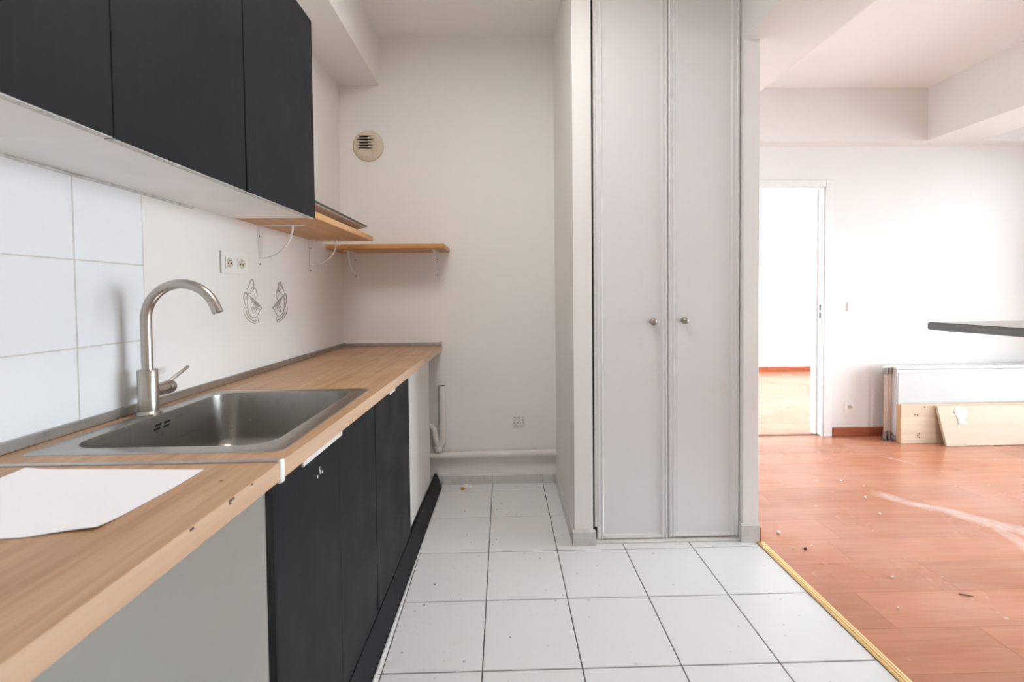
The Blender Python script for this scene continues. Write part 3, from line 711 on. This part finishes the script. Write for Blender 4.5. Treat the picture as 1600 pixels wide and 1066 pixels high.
vt = thing('air_vent', (-.846, YB, 2.092), 'yellowed round air vent on the end wall under the beam', 'vent')
vc = Vector((-.846, YB, 2.190))
obj('ring', lathe(BM(), [(.098, 0), (.098, .006), (.092, .014), (.074, .020), (.060, .021), (.057, .0205), (0, .0205)], vc, '-Y', 40), 'vent', vt, smooth=True)
obj('face_plate', prism(BM(), rr(-.912, 2.165, -.796, 2.258, .012, 4), lambda u, v, d: Vector((u, YB - d, v)), .020, .024), 'vent', vt)
obj('opening', bx(-.896, -.842, YB - .0247, YB - .022, 2.176, 2.250), 'black', vt)
for k in range(5):
    zz = 2.174 + k*.0185; hw = .058 - .010*abs(k - 2)/2
    obj('slat', prism(BM(), [(-.860 - hw, zz - .0016), (-.892, zz), (-.846, zz), (-.860 + hw, zz - .0016), (-.846, zz + .0045), (-.892, zz + .0045)], lambda u, v, d: Vector((u, YB - d, v)), .0235, .031), 'vent', vt)
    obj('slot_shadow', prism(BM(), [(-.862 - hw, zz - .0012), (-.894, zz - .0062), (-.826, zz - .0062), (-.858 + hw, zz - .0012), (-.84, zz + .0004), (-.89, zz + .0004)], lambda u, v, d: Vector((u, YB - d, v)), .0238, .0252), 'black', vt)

# ------------------------------------------------------------------ coffee cup stickers
CUP = [  # strokes in sticker units (x right, y up, 1 unit = sticker height), half width
 ([(.19, .765), (.24, .82), (.28, .91), (.33, .985), (.375, .96), (.39, .89), (.385, .84)], .010),
 ([(.385, .84), (.33, .80), (.305, .735), (.325, .705), (.365, .745), (.39, .81), (.40, .84)], .007),
 ([(.39, .84), (.44, .775), (.475, .67), (.47, .60), (.43, .56)], .008),
 ([(.40, .83), (.42, .74), (.415, .68), (.395, .63)], .005),
 ([(.30, .68), (.255, .685), (.245, .645), (.275, .61)], .008),
 ([(.275, .61), (.34, .575), (.44, .50), (.53, .42), (.585, .355), (.565, .325), (.49, .335), (.40, .41), (.32, .50), (.275, .61)], .008),
 ([(.31, .575), (.40, .515), (.48, .44), (.53, .38), (.48, .39), (.41, .45), (.345, .525), (.31, .575)], .010),
 ([(.40, .49), (.45, .435), (.49, .395)], .011),
 ([(.21, .60), (.205, .45), (.215, .31), (.255, .215), (.32, .15), (.39, .135), (.455, .165), (.515, .25), (.56, .325)], .008),
 ([(.215, .585), (.20, .66), (.165, .70), (.13, .67), (.115, .60), (.13, .48), (.175, .37)], .010),
 ([(.15, .60), (.18, .615), (.19, .575), (.165, .545), (.145, .56)], .004),
 ([(.345, .235), (.395, .255), (.44, .305), (.435, .345), (.405, .355), (.375, .325), (.37, .375), (.34, .38), (.32, .34), (.335, .29), (.345, .235)], .006),
 ([(.19, .365), (.13, .365), (.10, .325), (.11, .25), (.165, .155), (.24, .075), (.335, .025), (.42, .01), (.475, .03), (.49, .075), (.465, .14)], .006),
 ([(.205, .305), (.175, .285), (.185, .235), (.235, .155), (.315, .09), (.385, .055), (.425, .065), (.425, .10)], .010),
]
def smoothline(p, n=6):
    out = []
    for i in range(len(p)-1):
        p0, p1, p2, p3 = p[max(i-1, 0)], p[i], p[i+1], p[min(i+2, len(p)-1)]
        for k in range(n):
            t = k/n
            out.append(tuple(.5*(2*b + (c-a)*t + (2*a - 5*b + 4*c - d)*t*t + (3*b - a - 3*c + d)*t**3) for a, b, c, d in zip(p0, p1, p2, p3)))
    return out + [p[-1]]
def sticker(yc, z0, h, mirror, label):
    bm = BM()
    for pts, w in CUP:
        P = smoothline(pts); L = []; Rr = []; n = len(P)
        for i, (x, y) in enumerate(P):
            a, b = P[max(i-1, 0)], P[min(i+1, n-1)]; dx, dy = b[0]-a[0], b[1]-a[1]; l = math.hypot(dx, dy) or 1
            ww = 1.45*w*(.45 + .55*math.sin(math.pi*min(max(i/(n-1), .04), .96)))
            L.append((x - dy/l*ww, y + dx/l*ww)); Rr.append((x + dy/l*ww, y - dx/l*ww))
        f = lambda x, y, d: WL(Vector((XW + .0016 + d, yc + (x - .345)*h*1.38*(-1 if mirror else 1), z0 + y*h)))
        for i in range(n-1):
            q = [L[i], L[i+1], Rr[i+1], Rr[i]]
            A = [bm.verts.new(f(*p, .0)) for p in q]; B = [bm.verts.new(f(*p, .0005)) for p in q]
            bm.faces.new(B); ring_faces(bm, A, B)
    tag(obj('cup_sticker', bm, 'decal'), label, 'sticker', 'coffee cup wall stickers')
sticker(1.826, 1.121, .187, False, 'taupe coffee cup sticker directly under the double socket')
sticker(2.046, 1.118, .186, True, 'taupe mirrored coffee cup sticker farther from the double socket')

# ------------------------------------------------------------------ pipes on the end wall
pp = thing('waste_pipe', (-.396, YB - .04, .20), 'white plastic waste standpipe with a curved trap beside the white base unit', 'pipe')
py = YB - .034
obj('standpipe', lathe(BM(), [(.0225, .30), (.0225, .655), (.0195, .655), (.0195, .60), (0, .60)], (-.395, py, 0), 'Z', 20), 'pvc', pp, smooth=True)
obj('pipe_mouth', lathe(BM(), [(0, .652), (.0192, .652), (.0192, .648)], (-.395, py, 0), 'Z', 16), 'black', pp)
obj('bend', tube(BM(), [(-.395, py, .41), (-.395, py, .32), (-.398, py, .295), (-.410, py, .275), (-.425, py, .268)], .0235, 16), 'pvc', pp, smooth=True)
obj('trap', tube(BM(), [(-.424, py, .258), (-.428, py, .275), (-.438, py, .30), (-.444, py, .33), (-.446, py, .355), (-.452, py, .378), (-.466, py, .393), (-.485, py, .398), (-.56, py, .398)], .0205, 16), 'pvc', pp, smooth=True)
obj('trap_cup', lathe(BM(), [(0, .226), (.019, .226), (.021, .234), (.0265, .240), (.0265, .262), (.022, .268), (0, .268)], (-.424, py, 0), 'Z', 18), 'pvc', pp, smooth=True)
for z0 in (.398, .330): obj('joint_ring', lathe(BM(), [(.0245, z0), (.0255, z0 + .004), (.0255, z0 + .014), (.0245, z0 + .018)], (-.395 if z0 > .35 else -.444, py, 0), 'Z', 18), 'pvc', pp, smooth=True)
hp = thing('drain_pipe', (0, YB - .03, .18), 'white horizontal drain pipe clipped low along the end wall', 'pipe')
obj('pipe', tube(BM(), [(-.90, YB - .030, .193), (.3405, YB - .030, .209)], .0215, 18), 'pvc', hp, smooth=True)
for x, zz in ((-.352, .2005), (.203, .2075)):
    c = obj('clip', tube(BM(), [(x - .006, YB - .030, zz), (x + .006, YB - .030, zz)], .0245, 18), 'pvc', hp, smooth=True)
    obj('clip_foot', bx(x - .007, x + .007, YB - .012, YB - .0005, zz - .036, zz + .030), 'pvc', c)
obj('coupling', tube(BM(), [(-.215, YB - .030, .2018), (-.150, YB - .030, .2026)], .0225, 18), 'pvc', hp, smooth=True)

# ------------------------------------------------------------------ living room: radiator, boards, bar top
rd = thing('radiator', (4.0, 3.50, 0), 'flat white panel radiator behind the pine boards', 'radiator')
obj('panel', bx(3.218, 4.80, 3.455, 3.475, .05, .592, bev=.004, seg=2), 'rad', rd)
obj('panel', bx(3.215, 4.80, 3.545, 3.562, .05, .585, bev=.004, seg=2), 'rad', rd)
tg = obj('top_grille', bx(3.200, 4.80, 3.449, 3.565, .596, .614, bev=.003), 'plastic', rd)
obj('front_lip', bx(3.204, 4.80, 3.450, 3.457, .566, .592, bev=.0025), 'plastic', rd)
obj('side_panel', bx(3.206, 3.2165, 3.456, 3.562, .05, .596, bev=.002), 'rad', rd)
for k in range(27): obj('grille_slot', bx(3.24 + k*.057, 3.262 + k*.057, 3.475, 3.545, .6135, .6146), 'silicone', tg)
obj('lower_rail', bx(3.225, 4.80, 3.458, 3.474, .046, .072, bev=.003), 'rad', rd)
for x in (3.150, 3.187):
    c = obj('riser_pipe', tube(BM(), [(x, 3.500, .012), (x, 3.500, .60)], .0085, 16), 'pipe', rd, smooth=True)
    obj('valve', tube(BM(), [(x, 3.500, .548), (x, 3.500, .600)], .0150, 14), 'chrome', c, smooth=True)
    obj('valve_cap', tube(BM(), [(x - .024, 3.500, .606), (x + .02, 3.500, .606)], .0095, 12), 'whitemetal', c, smooth=True)
    obj('valve', tube(BM(), [(x, 3.500, .015), (x, 3.500, .075)], .0150, 14), 'chrome', c, smooth=True)
    obj('floor_collar', tube(BM(), [(x, 3.5, 0), (x, 3.5, .012)], .024, 16), 'chrome', c, smooth=True)
obj('connector', tube(BM(), [(3.145, 3.500, .575), (3.23, 3.500, .575)], .010, 12), 'chrome', rd, smooth=True)
obj('connector', tube(BM(), [(3.145, 3.500, .055), (3.23, 3.500, .055)], .011, 12), 'chrome', rd, smooth=True)
obj('bracket', bx(4.3, 4.34, 3.562, YF, .2, .5), 'rad', rd)
for x in (3.26, 4.72): obj('foot', bx(x - .02, x + .02, 3.46, 3.55, 0, .055), 'rad', rd)

b1 = thing('pine_board', (3.6, 3.43, 0), 'thick knotty pine board standing on edge against the radiator', 'board', 'pine boards')
obj('board', bx(3.200, 4.70, 3.405, 3.447, .001, .318, bev=.002), 'pine', b1)
obj('end_grain', bx(3.1985, 3.2005, 3.4065, 3.4455, .003, .316), 'pine_end', b1)
random.seed(3)
for x, z0 in ((3.310, .235), (3.335, .232), (3.352, .080), (3.338, .068), (3.352, .052), (3.392, .298)):
    obj('knot', lathe(BM(), [(0, .0012), (.006, .001), (.0075, 0)], (x, 3.405, z0), '-Y', 10), 'stick', b1)
b2 = thing('pine_board', (3.9, 3.37, 0), 'thin pale pine plank leaning in front of the thicker board', 'board', 'pine boards')
def lean(p):
    a = .17; z = p.z; sh = (.31 - z)*.10 if p.x < 3.7 else 0
    return Vector((p.x + sh - .03*(p.x < 3.7), 3.330 + (p.y)*math.cos(a) + z*math.sin(a), z*math.cos(a) - p.y*math.sin(a) + .0035))
obj('plank', bx(3.500, 4.80, 0, .019, 0, .312, bev=.0015), 'pine2', b2, warp=lean)
bm = BM(); random.seed(8)
tp_ = [(3.625, .27), (3.65, .30), (3.70, .285), (3.705, .235), (3.68, .20), (3.70, .165), (3.665, .175), (3.635, .165), (3.645, .205)]
prism(bm, tp_, lambda u, v, d: Vector((u, d, v)), -.0035, .0005)
obj('torn_tape', bm, 'paper', b2, warp=lean, label='torn white tape stuck to the plank')

br = thing('bar_counter', (2.32, 1.2, 0), 'grey stained bar counter top jutting into the living room', 'counter')
bm = BM(); prism(bm, rr(1.996, .30, 2.70, 2.002, .012, 4), lambda u, v, d: Vector((u, v, d)), 1.0495, 1.0845); bmesh.ops.bevel(bm, geom=[e for e in bm.edges if abs(e.verts[0].co.z - e.verts[1].co.z) < 1e-5], offset=.004, segments=2, affect='EDGES')
obj('counter_top', bm, 'bar', br, smooth=30)
prism_bm = prism(BM(), rr(2.001, .305, 2.695, 1.997, .010, 4), lambda u, v, d: Vector((u, v, d)), 1.0835, 1.0862); obj('surface', prism_bm, 'bartop', br, label='paler worn counter surface')
for y in (.55, 1.25):
    l = obj('leg', lathe(BM(), [(0, .008), (.03, .008), (.03, 1.045), (.07, 1.046), (.07, 1.0497), (0, 1.0497)], (2.52, y, 0), 'Z', 24), 'chrome', br, smooth=True)
    obj('leg_foot', lathe(BM(), [(0, 0), (.16, 0), (.16, .004), (.04, .012), (0, .012)], (2.52, y, 0), 'Z', 28), 'chrome', l, smooth=True)

# ------------------------------------------------------------------ unseen fill lamp added to brighten the kitchen
FILL_LAMP = 13.5
te = NT('fill_lamp_glow'); te.done((.9, .9, .9), .5, **{'Emission Color': (1, .985, .965, 1), 'Emission Strength': FILL_LAMP}); M['fillglow'] = te.m
lp = thing('added_fill_lamp', (-.05, 1.20, 2.80), 'square white fill lamp panel added out of view over the kitchen', 'lamp')
obj('fill_lamp_frame', bx(-.37, .27, .88, 1.52, 2.82, ZC - .001, bev=.004), 'plastic', lp)
obj('fill_diffuser', bx(-.35, .25, .90, 1.50, 2.812, 2.8205), 'fillglow', lp)

# ------------------------------------------------------------------ crumbs and bits on the floor
def crumb(name, x, y, s, mat, label, cat, group=None, z0=0.0):
    bm = BM(); bmesh.ops.create_icosphere(bm, subdivisions=2, radius=s)
    rnd = random.Random(int((x*91 + y*57)*1000))
    for v in bm.verts: v.co = Vector((v.co.x*rnd.uniform(.75, 1.25) + x, v.co.y*rnd.uniform(.75, 1.25) + y, v.co.z*rnd.uniform(.7, 1.05)))
    lo = min(v.co.z for v in bm.verts)
    for v in bm.verts: v.co.z += z0 - lo - .0003
    return tag(obj(name, bm, mat, smooth=True), label, cat, group)
crumb('plaster_crumb', 1.398, 2.157, .0085, 'tanplaster', 'largest white plaster crumb on the laminate, near the wall end', 'debris')
for x, y, s, w in ((1.383, 2.023, .004, 'right beside the dark metal bit'), (2.072, 2.324, .006, 'beside the white plaster smear'), (2.188, 2.748, .006, 'lying nearest the doorway'),
                   (2.153, 2.518, .006, 'at the far tip of the plaster smear'), (1.66, 1.80, .005, 'not far from the wood splinter'), (1.52, 1.62, .004, 'closest to the gold threshold strip')):
    crumb('plaster_crumb', x, y, s, 'tanplaster', 'tiny white plaster crumb on the laminate, ' + w, 'debris', 'plaster crumbs on the laminate')
crumb('metal_bit', 1.434, 2.016, .0075, 'screwm', 'small dark metal bit on the laminate near the gold threshold strip', 'debris')
tag(obj('wood_splinter', tube(BM(), [(1.836, 1.690, .003), (1.858, 1.683, .0032), (1.880, 1.674, .003)], [.0018, .0026, .0012], 6), 'stick'), 'thin brown wood splinter lying on the laminate', 'debris')
crumb('orange_plug', -.266, 2.726, .011, 'orange', 'small orange plug on the tiles by the end wall', 'debris')
bm = BM(); bmesh.ops.create_icosphere(bm, subdivisions=3, radius=.021)
rnd = random.Random(2)
for v in bm.verts: k = rnd.uniform(.7, 1.15); v.co = Vector((v.co.x*1.5*k - .238, v.co.y*k + 2.748, max(v.co.z*.7*k, -.009) + .0088))
tag(obj('paper_scrap', bm, 'paper'), 'crumpled white scrap beside the orange plug', 'paper scrap')
